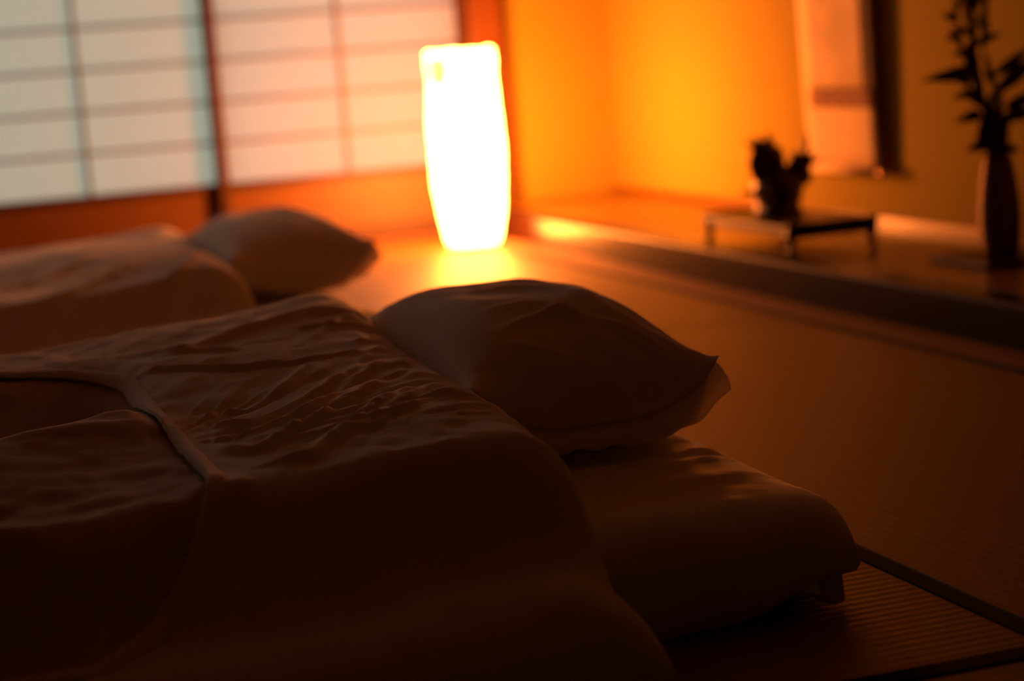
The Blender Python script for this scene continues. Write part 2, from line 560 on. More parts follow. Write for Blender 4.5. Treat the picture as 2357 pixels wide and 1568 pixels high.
def edge_coords(lo, hi, r, step, n_edge=12, fine=None):
    """coordinates from lo to hi: crowded where the edge rolls over; optional finer middle (a, b, step)"""
    th = np.linspace(0, math.pi / 2, n_edge)
    e = r * (1 - np.cos(th))
    mid = []
    x = lo + r
    while x < hi - r - 1e-6:
        s = step
        if fine and fine[0] <= x <= fine[1]: s = fine[2]
        x += s
        if x < hi - r - s * 0.5: mid.append(x)
    return np.concatenate([lo + e, mid, (hi - e)[::-1]])


def grid_faces(nx, ny, off=0, flip=False):
    i, j = np.meshgrid(np.arange(nx - 1), np.arange(ny - 1), indexing='ij')
    a = (i * ny + j + off).ravel(); b = ((i + 1) * ny + j + off).ravel()
    c = ((i + 1) * ny + j + 1 + off).ravel(); d = (i * ny + j + 1 + off).ravel()
    return np.stack([a, d, c, b] if flip else [a, b, c, d], 1)


def edge_prof(d, r):
    t = np.clip(d / r, 0, 1)
    return np.sqrt(np.clip(1 - (1 - t) ** 2, 0, 1))


def make_mattress(dy, label, seed):
    root = empty('futon_mattress', ((MX0 + MX1) / 2, (MY0 + MY1) / 2 + dy, 0))
    tag(root, label, 'mattress', 'floor mattresses')
    xs = edge_coords(MX0, MX1, 0.09, 0.05, 14, (0.55, 1.2, 0.009))
    ys = edge_coords(MY0, MY1, 0.09, 0.012, 14)
    X, Y = np.meshgrid(xs, ys, indexing='ij')
    cx, cy, hx, hy = (MX0 + MX1) / 2, (MY0 + MY1) / 2, (MX1 - MX0) / 2, (MY1 - MY0) / 2

    def plan(X, Y):                       # rounded plan corners
        u, v = (X - cx) / hx, (Y - cy) / hy
        gx = 1 - 0.030 * np.clip(np.abs(v) - 0.72, 0, 1) ** 2 / 0.0784
        gy = 1 - 0.050 * np.clip(np.abs(u) - 0.86, 0, 1) ** 2 / 0.0196
        return cx + u * gx * hx, cy + v * gy * hy
    PX, PY = plan(X, Y)
    d1 = np.minimum(X - MX0, MX1 - X); d2 = np.minimum(Y - MY0, MY1 - Y)
    p = edge_prof(d1, 0.09) * edge_prof(d2, 0.09)
    # body
    zm = 0.058 + 0.012 * np.clip((X - 0.8) / 0.25, 0, 1) ** 2
    top = zm + (Z_MAT - 0.010 - zm) * p
    bot = np.where(p > 0, zm - (zm - 0.002) * p ** 0.7, zm)
    nx, ny = X.shape
    V = np.concatenate([np.stack([PX, PY + dy, top], 2).reshape(-1, 3), np.stack([PX, PY + dy, bot], 2).reshape(-1, 3)])
    Fc = np.concatenate([grid_faces(nx, ny), grid_faces(nx, ny, nx * ny, True)])
    mesh_obj('mattress_body', V, Fc, M['ticking'], root, True)
    # sheet: top + skirt falling over the edges
    wr = 0.0035 * vnoise(X * 9 + 3, Y * 9, seed) + 0.0018 * vnoise(X * 30, Y * 22, seed + 1)
    if dy == 0:
        for q, wd, am in (([(0.907, 2.339), (0.991, 2.358), (1.052, 2.38)], 0.012, 0.006), ([(0.929, 2.273), (0.996, 2.286), (1.047, 2.262)], 0.010, 0.0065),
                          ([(0.90, 2.21), (0.998, 2.235), (1.045, 2.231)], 0.009, 0.005), ([(1.0, 2.42), (1.04, 2.33), (1.037, 2.189)], 0.011, 0.005),
                          ([(0.93, 2.40), (1.0, 2.41), (1.05, 2.44)], 0.011, 0.006), ([(0.78, 2.12), (0.90, 2.11), (1.0, 2.14)], 0.03, 0.005),
                          ([(1.0, 2.05), (1.04, 2.0), (1.05, 1.95)], 0.02, 0.006)):
            wr = wr + ridge(X, Y, q, wd, am)
    zt = zm + (Z_MAT - zm) * p + wr * p
    # push the shell a little outward so that it wraps the body
    OX = cx + (PX - cx) * (1 + 0.010 / hx); OY = cy + (PY - cy) * (1 + 0.010 / hy)
    top_pts = np.stack([OX, OY + dy, zt], 2)
    verts = [top_pts.reshape(-1, 3)]
    faces = [grid_faces(nx, ny)]
    # skirt around the rim
    rimidx = [(i, 0) for i in range(nx)] + [(nx - 1, j) for j in range(1, ny)] + [(i, ny - 1) for i in range(nx - 2, -1, -1)] + [(0, j) for j in range(ny - 2, 0, -1)]
    rimp = np.array([top_pts[i, j] for i, j in rimidx])
    n = len(rimp)
    tang = np.roll(rimp, -1, 0) - np.roll(rimp, 1, 0)
    nrm = np.stack([tang[:, 1], -tang[:, 0]], 1)
    nrm /= np.linalg.norm(nrm, axis=1)[:, None] + 1e-9
    s = np.cumsum(np.linalg.norm(np.roll(rimp, -1, 0)[:, :2] - rimp[:, :2], axis=1))
    # hem height: near side touches the floor, then lifts towards the head corner
    hem = 0.004 + 0.004 * (1 + np.sin(s * 13)) * 0.5
    lx = sstep(0.84, 1.0, rimp[:, 0]) * sstep(MY0 + 0.30, MY0 + 0.02, rimp[:, 1] - dy)
    hem = hem + 0.030 * lx
    base = len(top_pts.reshape(-1, 3))
    prev = np.array([i * ny + j for i, j in rimidx])
    allv = [verts[0]]
    for q in range(1, 7):
        f = q / 6
        zq = rimp[:, 2] * (1 - f) + hem * f
        out = 0.010 * math.sin(f * math.pi * 0.8) - 0.012 * f + 0.004 * f * np.sin(s * 21 + seed) + 0.003 * f * np.sin(s * 47)
        P = np.stack([rimp[:, 0] + nrm[:, 0] * out, rimp[:, 1] + nrm[:, 1] * out, zq], 1)
        cur = base + (q - 1) * n + np.arange(n)
        faces.append(np.stack([prev, cur, np.roll(cur, -1), np.roll(prev, -1)], 1))
        allv.append(P)
        prev = cur
    mesh_obj('fitted_sheet', np.concatenate(allv), np.concatenate(faces), M['sheet'], root, True)
    # loose corner of the sheet hanging at the head end: a soft folded drape that narrows to a tip near the floor
    rows, cols = 16, 25
    arc = []
    for k in range(cols):
        g = k / (cols - 1)
        an = -math.pi / 2 + g * math.pi / 2                # round the corner from the near side to the head side
        arc.append((0.938 + 0.066 * math.cos(an), MY0 + 0.092 + 0.082 * math.sin(an)))
    V = []
    for i in range(rows):
        f = i / (rows - 1)
        for k in range(cols):
            g = k / (cols - 1)
            ax, ay = arc[k]
            mx, my = arc[11]
            pinch = 0.42 * f - 0.10 * max(0.0, 0.35 - f)                                # folds gather towards the middle of the drape
            x = ax * (1 - pinch) + mx * pinch
            y = ay * (1 - pinch) + my * pinch
            fold = (0.004 + 0.010 * f) * math.sin(g * 13 + 0.7)
            n_x, n_y = math.cos(-math.pi / 2 + g * math.pi / 2), math.sin(-math.pi / 2 + g * math.pi / 2)
            off = 0.010 + 0.006 * math.sin(f * math.pi * 0.6) + fold - 0.030 * max(0.0, 1 - f / 0.22) ** 2
            zlow = 0.003 + 0.075 * abs(g - 0.46) ** 1.3
            z = (0.030 + 0.084 * float(sstep(0.0, 0.5, g))) * (1 - f) + min(zlow, 0.024 + 0.05 * g) * f
            V.append((x + n_x * off, y + n_y * off + dy, z))
    tl = mesh_obj('sheet_corner', V, grid_faces(rows, cols), M['hem'], root, True)
    md = tl.modifiers.new('thick', 'SOLIDIFY'); md.thickness = 0.002
    return root


make_mattress(0, 'sheeted floor mattress with a loose corner, under the near pillow and duvet', 3)
make_mattress(BED_DY, 'sheeted floor mattress under the far pillow, nearer the paper screens', 11)


def make_pillow(cx, cy, rot, label, seed, ridges, sag=1.0, T=0.108, tilt=0.004):
    """soft cushion in a loose case; local u runs along its length (Y), v along its width (X)"""
    hl, hw = 0.335, 0.169
    root = empty('pillow', (cx, cy, Z_MAT))
    tag(root, label, 'pillow', 'bed pillows')
    n_u, n_v = 130, 90
    a = np.sin(np.linspace(-1, 1, n_u) * math.pi / 2)
    b = np.sin(np.linspace(-1, 1, n_v) * math.pi / 2)
    U_, V_ = np.meshgrid(a, b, indexing='ij')
    # plan: long sides pull in a little between the pointed corners
    pin = 1 - 0.055 * (1 - V_ ** 2) * np.abs(U_) ** 4
    pin2 = 1 - 0.10 * (1 - U_ ** 2) * np.abs(V_) ** 6 + 0.0
    yl = U_ * hl * pin
    xl = V_ * hw * pin2
    U2 = U_ - 0.16 * (1 - U_ ** 2)
    prof = np.clip(1 - np.abs(U2) ** 2.7, 0, 1) ** 0.62 * np.clip(1 - np.abs(V_) ** 3.4, 0, 1) ** 0.55
    mid = 0.082 + 0.034 * (np.abs(U_) ** 3) * (np.abs(V_) ** 3) - 0.030 * sag * np.clip(-U_, 0, 1) ** 6 * (1 - np.abs(V_) ** 3) - tilt * U_ * (1 - U_ ** 4 * 0.5)
    ang = rot
    X = cx + xl * math.cos(ang) - yl * math.sin(ang)
    Y = cy + xl * math.sin(ang) + yl * math.cos(ang)
    wr = 0.004 * vnoise(X * 8, Y * 8, seed) + 0.0016 * vnoise(X * 26 + Y * 10, Y * 20, seed + 4)
    for q, wd, am in ridges: wr = wr + ridge(X, Y, q, wd, am * 1.7)
    # puckers running in from the corners and ends
    ang2 = np.arctan2(V_ * 0.6, 1 - np.abs(U_) + 0.15)
    wr = wr + 0.0035 * vnoise(ang2 * 9, np.abs(U_) * 1.5 + 7 * (U_ > 0), seed + 9) * np.abs(U_) ** 2
    top = mid + T * prof + wr * prof ** 0.5
    bot = mid - (mid - 0.002) * np.clip(prof * 1.7, 0, 1)
    zt = Z_MAT + 0.003 + top
    zb = Z_MAT + 0.003 + bot
    P1 = np.stack([X, Y, zt], 2).reshape(-1, 3); P2 = np.stack([X, Y, zb], 2).reshape(-1, 3)
    Fc = np.concatenate([grid_faces(n_u, n_v, 0), grid_faces(n_u, n_v, n_u * n_v, True)])
    mesh_obj('pillowcase', np.concatenate([P1, P2]), Fc, M['cotton'], root, True)
    # hem of the open end of the case: a flat double collar along the near end, drooping onto the mattress
    edge = np.stack([X[0], Y[0], zt[0]], 1)
    n = len(edge)
    rows = 8
    Vv = []
    for i in range(rows):
        f = i / (rows - 1)
        for k in range(n):
            v = b[k]
            drop = 0.042 * (1 - 0.25 * v) * f ** 1.2
            x, y, z = edge[k]
            out = -0.016 + 0.044 * math.sin(f * 1.7) * (1 - 0.2 * abs(v)) + 0.003 * math.sin(v * 17 + 2) * f
            zz_ = z - 0.010 - drop * (0.55 + 0.45 * max(v, 0)) + 0.002 * math.sin(v * 23) * f
            Vv.append((x + 0.004 * f * v + out * math.sin(ang), y - out * math.cos(ang), max(zz_, Z_MAT + 0.005)))
    hm = mesh_obj('case_hem', Vv, grid_faces(rows, n), M['hem'], root, True)
    md = hm.modifiers.new('thick', 'SOLIDIFY'); md.thickness = 0.003; md.offset = 0
    return root


near_r = [([(0.985, 2.27), (0.95, 2.36), (0.87, 2.46), (0.776, 2.42)], 0.012, 0.0075),
          ([(1.0, 2.30), (0.945, 2.40), (0.925, 2.54), (0.88, 2.64), (0.80, 2.66)], 0.018, 0.009),
          ([(0.96, 2.28), (0.905, 2.36), (0.857, 2.50), (0.77, 2.50)], 0.016, 0.006),
          ([(0.92, 2.28), (0.85, 2.34), (0.77, 2.38)], 0.012, 0.005), ([(0.88, 2.27), (0.83, 2.33), (0.75, 2.33)], 0.012, 0.005),
          ([(1.01, 2.36), (0.98, 2.48), (0.95, 2.62), (0.89, 2.74)], 0.014, 0.006)]
make_pillow(0.853, 2.610, 0.0, 'plump white pillow with a loose open hem on the near bed', 21, near_r)
far_r = [([(0.98, 4.36), (0.93, 4.48), (0.86, 4.55)], 0.02, 0.006), ([(1.0, 4.55), (0.95, 4.68), (0.86, 4.75)], 0.025, 0.007)]
make_pillow(0.925, 4.640, 0.0, 'blurred white pillow on the far bed before the glowing lamp', 33, far_r, T=0.098, tilt=0.004)

# ---- duvets: cotton cover with a cut-out window showing the quilt
DX0, DX1, DY0, DY1 = -1.30, 0.705, 1.655, 3.06
WX0, WX1, WY0, WY1, WR = -0.95, 0.302, 1.78, 2.80, 0.20      # window


def window_sd(X, Y):
    cx, cy, hx, hy = (WX0 + WX1) / 2, (WY0 + WY1) / 2, (WX1 - WX0) / 2, (WY1 - WY0) / 2
    qx, qy = np.abs(X - cx) - hx + WR, np.abs(Y - cy) - hy + WR
    return np.hypot(np.maximum(qx, 0), np.maximum(qy, 0)) + np.minimum(np.maximum(qx, qy), 0) - WR


def duvet_support(Y):
    return 0.004 + (Z_MAT - 0.002) * sstep(1.775, 1.925, Y) * (1 - sstep(2.965, 3.10, Y))


def duvet_height(X, Y, seed, folds, near):
    """thickness of the filled duvet over its support, before the edge roll-off"""
    T = 0.114 + 0.040 * sstep(-0.1, 0.62, X)
    T = T + 0.012 * np.exp(-((X - 0.63) / 0.10) ** 2 - ((Y - 2.96) / 0.10) ** 2)            # peaked far corner
    T = T - 0.020 * np.exp(-((X - 0.30) / 0.30) ** 2 - ((Y - 2.25) / 0.28) ** 2)            # sag round the window
    T = T - 0.018 * sstep(2.15, 1.75, Y) * sstep(-0.2, 0.65, X)
    sd = window_sd(X, Y)
    inw = sstep(0.012, -0.012, sd)
    # inside the window: valley below the far hem, then a puff, then a second shallow valley
    val = -0.100 * np.exp(-((Y - 2.57) / 0.125) ** 2) * sstep(0.36, 0.20, X) * sstep(-0.9, -0.4, X)
    puff = 0.040 * np.exp(-((Y - 2.21 - 0.10 * sstep(0.0, 0.3, X)) / 0.11) ** 2) * sstep(0.345, 0.26, X) - 0.012 * np.exp(-((Y - 1.98) / 0.07) ** 2) * sstep(0.30, 0.1, X)
    T = T + (val + puff) * sstep(0.10, -0.03, sd)
    # soft undulation and wrinkles
    w = 0.010 * vnoise(X * 3.1 + 5, Y * 3.1, seed) + 0.004 * vnoise(X * 8, Y * 8 + 2, seed + 1)
    th = np.arctan2(Y - 2.08, np.maximum(X - 0.19, 0.02))
    r = np.hypot(Y - 2.08, X - 0.19)
    fan = vnoise(th * 11, r * 4, seed + 2) * 0.6 + vnoise(th * 24, r * 7, seed + 3) * 0.4
    fan = (1 - np.abs(fan) * 2.0)
    w = w + 0.0070 * fan * sstep(0.13, 0.24, r) * sstep(0.62, 0.34, r) * sstep(-0.35, 0.0, th) * sstep(1.25, 0.9, th)
    # fine gathers across the head edge
    w = w + 0.0028 * vnoise(Y * 42, X * 6, seed + 5) * sstep(0.50, 0.66, X) + 0.0020 * vnoise(X * 34, Y * 34, seed + 6) + 0.0008 * vnoise(X * 70, Y * 60, seed + 7)
    for q, wd, am in folds: w = w + ridge(X, Y, q, wd, am * 1.4)
    return T + w


def make_duvet(dy, label, seed, folds, near=True, dx=0.0):
    global WX1
    WX1 = 0.302 if near else -0.12
    root = empty('duvet', (0, (DY0 + DY1) / 2 + dy, 0))
    tag(root, label, 'duvet', 'duvets on the beds')
    r = 0.10
    xs = edge_coords(DX0, DX1, r, 0.04, 16, (-0.10, 0.72, 0.0048 if near else 0.010))
    ys = edge_coords(DY0, DY1, r, 0.0052 if near else 0.010, 16)
    X, Y = np.meshgrid(xs, ys, indexing='ij')
    d1 = np.minimum(X - DX0, DX1 - X); d2 = np.minimum(Y - DY0, DY1 - Y)
    p = edge_prof(d1, r * 0.95) * edge_prof(d2, r)
    T = duvet_height(X, Y, seed, folds, near) * (1.0 if near else 0.88)
    S = duvet_support(Y)
    m0 = S + 0.30 * 0.16
    # gentle waviness of the outline, and the near side spreading at the floor
    cy = (DY0 + DY1) / 2
    u = (X - (DX0 + DX1) / 2) / ((DX1 - DX0) / 2); v = (Y - cy) / ((DY1 - DY0) / 2)
    PX = X - 0.030 * np.clip(-v, 0, 1) ** 8 * (X > 0) + 0.035 * sstep(2.45, 2.98, Y) * sstep(0.3, 0.7, X) + 0.010 * vnoise(Y * 5, X * 0 + 1, seed + 8) * (1 - p) * (X > 0.4) - 0.02 * sstep(2.3, 1.9, Y) * sstep(0.4, 0.7, X) * sstep(1.6, 1.9, Y)
    PY = Y + 0.015 * vnoise(X * 4, Y * 0 + 3, seed + 7) * (1 - p)
    PX = PX + dx
    top = m0 + (S + T - m0) * p
    bot = m0 - (m0 - S - 0.002) * p ** 0.8
    sd = window_sd(X, Y)
    nx, ny = X.shape
    fc = grid_faces(nx, ny)
    sdf = sd.reshape(-1)
    inside = (sdf[fc] < 0.0).all(1)
    hemlift = 0.0
    P1 = np.stack([PX, PY + dy, top + hemlift], 2).reshape(-1, 3)
    P2 = np.stack([PX, PY + dy, bot], 2).reshape(-1, 3)
    cover = np.concatenate([fc[~inside], grid_faces(nx, ny, nx * ny, True)])
    mesh_obj('duvet_cover', np.concatenate([P1, P2]), cover, M['cotton'], root, True)
    # the quilt, seen through the window, running a little under the hem
    near_in = (sdf[fc] < 0.05).all(1)
    q = top - 0.006 - 0.010 * sstep(0.03, -0.02, np.abs(sd) - 0.0) * 0 + 0.003 * vnoise(X * 20, Y * 30, seed + 12) * (sd < 0.0)
    q = np.where(sd > -0.004, top - 0.009, q)
    Q = np.stack([PX, PY + dy, q], 2).reshape(-1, 3)
    used, inv = np.unique(fc[near_in], return_inverse=True)
    qo = mesh_obj('quilt', Q[used], inv.reshape(-1, 4), M['quilt'], root, True)
    tag(qo, 'padded quilt showing through the cover window')
    # stitched hem round the window: a narrow raised tape
    pts = []
    cx, cyw, hx, hy = (WX0 + WX1) / 2, (WY0 + WY1) / 2, (WX1 - WX0) / 2 - WR, (WY1 - WY0) / 2 - WR
    for (sx, sy, a_) in ((1, 1, 0), (-1, 1, 90), (-1, -1, 180), (1, -1, 270)):
        for k in range(25):
            an = math.radians(a_ + 90 * k / 24)
            pts.append((cx + sx * hx, cyw + sy * hy, math.cos(an), math.sin(an)))
    dense = []
    for i in range(len(pts)):
        a, b = pts[i], pts[(i + 1) % len(pts)]
        L = math.hypot(a[0] + WR * a[2] - b[0] - WR * b[2], a[1] + WR * a[3] - b[1] - WR * b[3])
        ns = max(1, int(L / 0.012))
        for s_ in range(ns):
            f = s_ / ns
            dense.append(tuple(a[j] * (1 - f) + b[j] * f for j in range(4)))
    D = np.array(dense)
    cols_ = [-0.003, -0.002, 0.001, 0.008, 0.013, 0.016]
    lift = [-0.002, 0.0030, 0.0050, 0.0046, 0.0040, 0.0010]
    Vh = []
    for c, l in zip(cols_, lift):
        hxp, hyp = D[:, 0] + D[:, 2] * (WR + c), D[:, 1] + D[:, 3] * (WR + c)
        h = duvet_height(hxp, hyp, seed, folds, near) * (1.0 if near else 0.88)
        S_ = duvet_support(hyp)
        dd = np.minimum(np.minimum(hyp - DY0, DY1 - hyp), 1)
        m_ = S_ + 0.048
        pz = m_ + (S_ + h - m_) * edge_prof(dd, r) * edge_prof(np.minimum(hxp - DX0, DX1 - hxp), r * .95)
        Vh.append(np.stack([hxp + dx, hyp + dy, pz + l], 1))
    n = len(D)
    Fh = []
    for i in range(len(cols_) - 1):
        k = np.arange(n)
        Fh.append(np.stack([i * n + k, (i + 1) * n + k, (i + 1) * n + (k + 1) % n, i * n + (k + 1) % n], 1))
    mesh_obj('window_hem', np.concatenate(Vh), np.concatenate(Fh), M['cotton'], root, True)
    return root


near_folds = [([(0.29, 2.46), (0.312, 2.434), (0.40, 2.339), (0.501, 2.323), (0.56, 2.34)], 0.010, 0.008),
              ([(0.315, 2.194), (0.375, 2.143), (0.432, 2.196), (0.494, 2.309)], 0.009, 0.006),
              ([(0.31, 2.103), (0.368, 2.055), (0.44, 2.12), (0.556, 2.272)], 0.010, 0.0075),
              ([(0.303, 2.035), (0.364, 1.985), (0.465, 2.099), (0.582, 2.268)], 0.010, 0.0075),
              ([(0.305, 1.991), (0.343, 1.907), (0.433, 2.001), (0.553, 2.161)], 0.011, 0.008),
              ([(0.347, 1.817), (0.439, 1.91), (0.562, 2.082)], 0.012, 0.007),
              ([(0.33, 2.50), (0.374, 2.525), (0.46, 2.582), (0.556, 2.637), (0.651, 2.593)], 0.030, 0.009),
              ([(0.48, 2.562), (0.567, 2.525), (0.649, 2.518)], 0.016, 0.006),
              ([(0.25, 1.85), (0.311, 1.75), (0.38, 1.74), (0.47, 1.79)], 0.030, 0.009),
              ([(0.319, 1.851), (0.376, 1.831), (0.495, 1.949), (0.602, 2.081)], 0.012, 0.007),
              ([(0.441, 1.882), (0.511, 1.936), (0.618, 2.033)], 0.012, 0.006),
              ([(0.308, 2.586), (0.366, 2.51), (0.434, 2.447)], 0.014, 0.007),
              ([(0.55, 2.36), (0.61, 2.45), (0.66, 2.50)], 0.008, 0.004), ([(0.53, 2.25), (0.60, 2.36), (0.66, 2.40)], 0.008, 0.0045),
              ([(0.56, 2.16), (0.61, 2.27), (0.67, 2.30)], 0.008, 0.0045), ([(0.5, 2.42), (0.57, 2.55), (0.65, 2.68)], 0.010, 0.005)]
near_folds = [([(x * 1.07, y * 1.07) for x, y in q], w_, a_) for q, w_, a_ in near_folds]
make_duvet(0, 'puffy white duvet filling the foreground, its cover opening showing the padded quilt', 5, near_folds)
far_folds = [([(0.35, 1.60), (0.446, 1.72), (0.578, 1.96), (0.66, 2.22)], 0.022, 0.014), ([(0.20, 1.85), (0.33, 1.95), (0.443, 2.10), (0.62, 2.38)], 0.028, 0.014),
             ([(0.25, 1.80), (0.43, 1.79), (0.66, 1.86)], 0.022, 0.012), ([(0.10, 2.15), (0.28, 2.30), (0.45, 2.52)], 0.03, 0.014)]
make_duvet(BED_DY, 'blurred white duvet on the far bed below the paper screens', 17, far_folds, near=False, dx=0.05)

# ------------------------------------------------------------------ alcove: stand and ornament
SX0, SX1, SY0, SY1, SZ = 2.168, 2.425, 4.372, 4.895, 0.163
st = empty('display_stand', ((SX0 + SX1) / 2, (SY0 + SY1) / 2, Z_TOKO))
tag(st, 'low black lacquered stand with short legs on the alcove platform', 'stand')
bm = bmesh.new()
add_box(bm, (SX0, SY0, SZ - 0.016), (SX1, SY1, SZ), 0.004, 2)
bm_obj('top', bm, M['blackwood'], st)
for (x, y) in ((SX0 + 0.004, SY0 + 0.004), (SX1 - 0.028, SY0 + 0.004), (SX0 + 0.004, SY1 - 0.028), (SX1 - 0.028, SY1 - 0.028)):
    bm = bmesh.new()
    cx, cy = x + 0.012, y + 0.012
    sx = -1 if x < 2.3 else 1
    sy = -1 if y < 4.6 else 1
    tube(bm, [(cx, cy, SZ - 0.014), (cx + 0.003 * sx, cy + 0.003 * sy, SZ - 0.032), (cx - 0.002 * sx, cy - 0.002 * sy, SZ - 0.05), (cx + 0.005 * sx, cy + 0.005 * sy, Z_TOKO + 0.003), (cx + 0.006 * sx, cy + 0.006 * sy, Z_TOKO)], [0.015, 0.014, 0.010, 0.011, 0.012], 10)
    bm_obj('leg', bm, M['blackwood'], st, True)
for (lo, hi) in (((SX0 + 0.02, SY0 + 0.006, SZ - 0.034), (SX1 - 0.02, SY0 + 0.016, SZ - 0.014)), ((SX0 + 0.02, SY1 - 0.016, SZ - 0.034), (SX1 - 0.02, SY1 - 0.006, SZ - 0.014)),
                 ((SX0 + 0.006, SY0 + 0.02, SZ - 0.030), (SX0 + 0.016, SY1 - 0.02, SZ - 0.014)), ((SX1 - 0.016, SY0 + 0.02, SZ - 0.030), (SX1 - 0.006, SY1 - 0.02, SZ - 0.014))):
    box('apron', lo, hi, M['blackwood'], st, 0.002, 1)
for y0, s in ((SY0, -1), (SY1, 1)):            # small upturned lips at the short ends
    bm = bmesh.new()
    add_box(bm, (SX0 + 0.002, min(y0, y0 - s * 0.014), SZ - 0.002), (SX1 - 0.002, max(y0, y0 - s * 0.014), SZ + 0.006), 0.003, 2)
    bm_obj('lip', bm, M['blackwood'], st)

OX_, OY_ = 2.308, 4.70
orn = empty('bronze_ornament', (OX_, OY_, SZ))
tag(orn, 'dark bronze ornament with two spiky crests on the low black stand', 'ornament')
Mo = lambda x, y, z: (OX_ + x * 1.22, OY_ + y * 1.22, SZ + z * 1.06)
bm = bmesh.new()
lathe(bm, [(0.060, 0.0), (0.066, 0.004), (0.062, 0.012), (0.056, 0.018), (0.066, 0.045), (0.068, 0.07), (0.062, 0.095), (0.040, 0.115), (0.028, 0.125), (0.022, 0.130)], 28, Mo(0, 0, 0.001),
      jitter=lambda a, z: 0.004 * math.sin(3 * a + 1) + 0.002 * math.sin(7 * a + 60 * z), cap_top=True, cap_bot=True)
bm_obj('body', bm, M['bronze'], orn, True)


def crest(cx, cz, rx, rz, spikes, tilt):
    bm = bmesh.new()
    r = bmesh.ops.create_icosphere(bm, subdivisions=3, radius=1.0)
    for v in r['verts']:
        k = 1.18 + 0.10 * math.sin(5 * v.co.x + 3 * v.co.z) + 0.08 * math.sin(7 * v.co.y + 2)
        v.co = Vector((cx + v.co.x * rx * k, v.co.y * rx * 0.75 * k, cz + v.co.z * rz * k)) + Vector(Mo(0, 0, 0))
    for (dx, dy, dz, L, w_) in spikes:
        d = Vector((dx, dy, dz)).normalized()
        p0 = Vector(Mo(cx, 0, cz)) + Vector((d.x * rx * 0.55, d.y * rx * 0.5, d.z * rz * 0.55))
        tube(bm, [p0, p0 + d * L * 0.5 + Vector((0, 0, 0.002)), p0 + d * L], [w_, w_ * 0.62, 0.0012], 7)
    return bm_obj('crest', bm, M['bronze'], orn, True)


crest(-0.026, 0.140, 0.044, 0.048, [(-1, 0, 1.0, 0.052, 0.012), (-0.25, 0.1, 1, 0.042, 0.013), (0.15, -0.1, 1, 0.050, 0.014), (0.55, 0.1, 1, 0.040, 0.012), (-1, 0, 0.1, 0.022, 0.011),
                                   (-0.6, 0.5, 0.7, 0.05, 0.012), (0.3, -0.8, 0.5, 0.04, 0.012), (-0.85, -0.2, 0.75, 0.060, 0.012), (-0.55, 0.0, 1.0, 0.052, 0.011), (0.9, 0.1, 0.5, 0.034, 0.011)], 0)
crest(0.066, 0.112, 0.030, 0.040, [(0.20, 0, 1, 0.072, 0.013), (1, 0, 0.35, 0.034, 0.011), (-0.5, 0.2, 0.9, 0.034, 0.010), (0.7, -0.3, 0.9, 0.030, 0.010), (0.5, 0, -0.5, 0.02, 0.01)], 0)
bm = bmesh.new()
tube(bm, [Mo(0.02, 0, 0.07), Mo(0.045, 0, 0.09), Mo(0.062, 0, 0.112)], [0.035, 0.028, 0.024], 12)
tube(bm, [Mo(0.0, 0, 0.10), Mo(-0.015, 0, 0.12), Mo(-0.02, 0, 0.14)], [0.036, 0.032, 0.028], 12)
bm_obj('neck', bm, M['bronze'], orn, True)
for (x, y, z, r_) in ((-0.078, 0.012, 0.062, 0.0085), (-0.050, 0.014, 0.094, 0.0045), (0.068, -0.024, 0.098, 0.004)):
    bm = bmesh.new()
    bmesh.ops.create_uvsphere(bm, u_segments=18, v_segments=12, radius=r_)
    for v in bm.verts: v.co += Vector(Mo(x, y, z))
    bp = bm_obj('boss', bm, M['polish'], orn, True)
bm = bmesh.new()
tube(bm, [Mo(-0.052, 0.010, 0.058), Mo(-0.066, 0.011, 0.060), Mo(-0.074, 0.012, 0.062)], [0.010, 0.006, 0.004], 8)
bm_obj('handle', bm, M['bronze'], orn, True)

# ------------------------------------------------------------------ alcove: vase, board, flowers
VX, VY = 2.452, 3.86
box_o = box('vase_board', (2.335, 3.735, Z_TOKO), (2.575, 3.985, Z_TOKO + 0.012), M['blackwood'], None, 0.003, 2)
tag(box_o, 'thin black lacquered board under the tall vase in the alcove', 'board')
ZV = Z_TOKO + 0.012
vase = empty('vase', (VX, VY, ZV))
tag(vase, 'tall slender dark ribbed vase holding leafy stems in the alcove', 'vase')
pv = [(0.036, 0.0), (0.040, 0.006), (0.046, 0.04), (0.0485, 0.08), (0.047, 0.12), (0.0425, 0.16), (0.036, 0.20), (0.030, 0.225)]
zs = np.linspace(0, 0.225, 92)
rs = np.interp(zs, [p[1] for p in pv], [p[0] for p in pv])
prof_v = [(float(a) + 0.0011 * math.sin(i * math.pi / 2.0), float(z)) for i, (a, z) in enumerate(zip(rs, zs))]
bm = bmesh.new()
lathe(bm, prof_v, 40, (VX, VY, ZV), cap_bot=True)
bm_obj('vase_body', bm, M['vase'], vase, True)
bm = bmesh.new()
tube(bm, [(VX + 0.0300 * math.cos(a), VY + 0.0300 * math.sin(a), ZV + 0.226) for a in np.linspace(0, 2 * math.pi, 33)], 0.0035, 8)
bm_obj('mouth_ring', bm, M['vase'], vase, True)


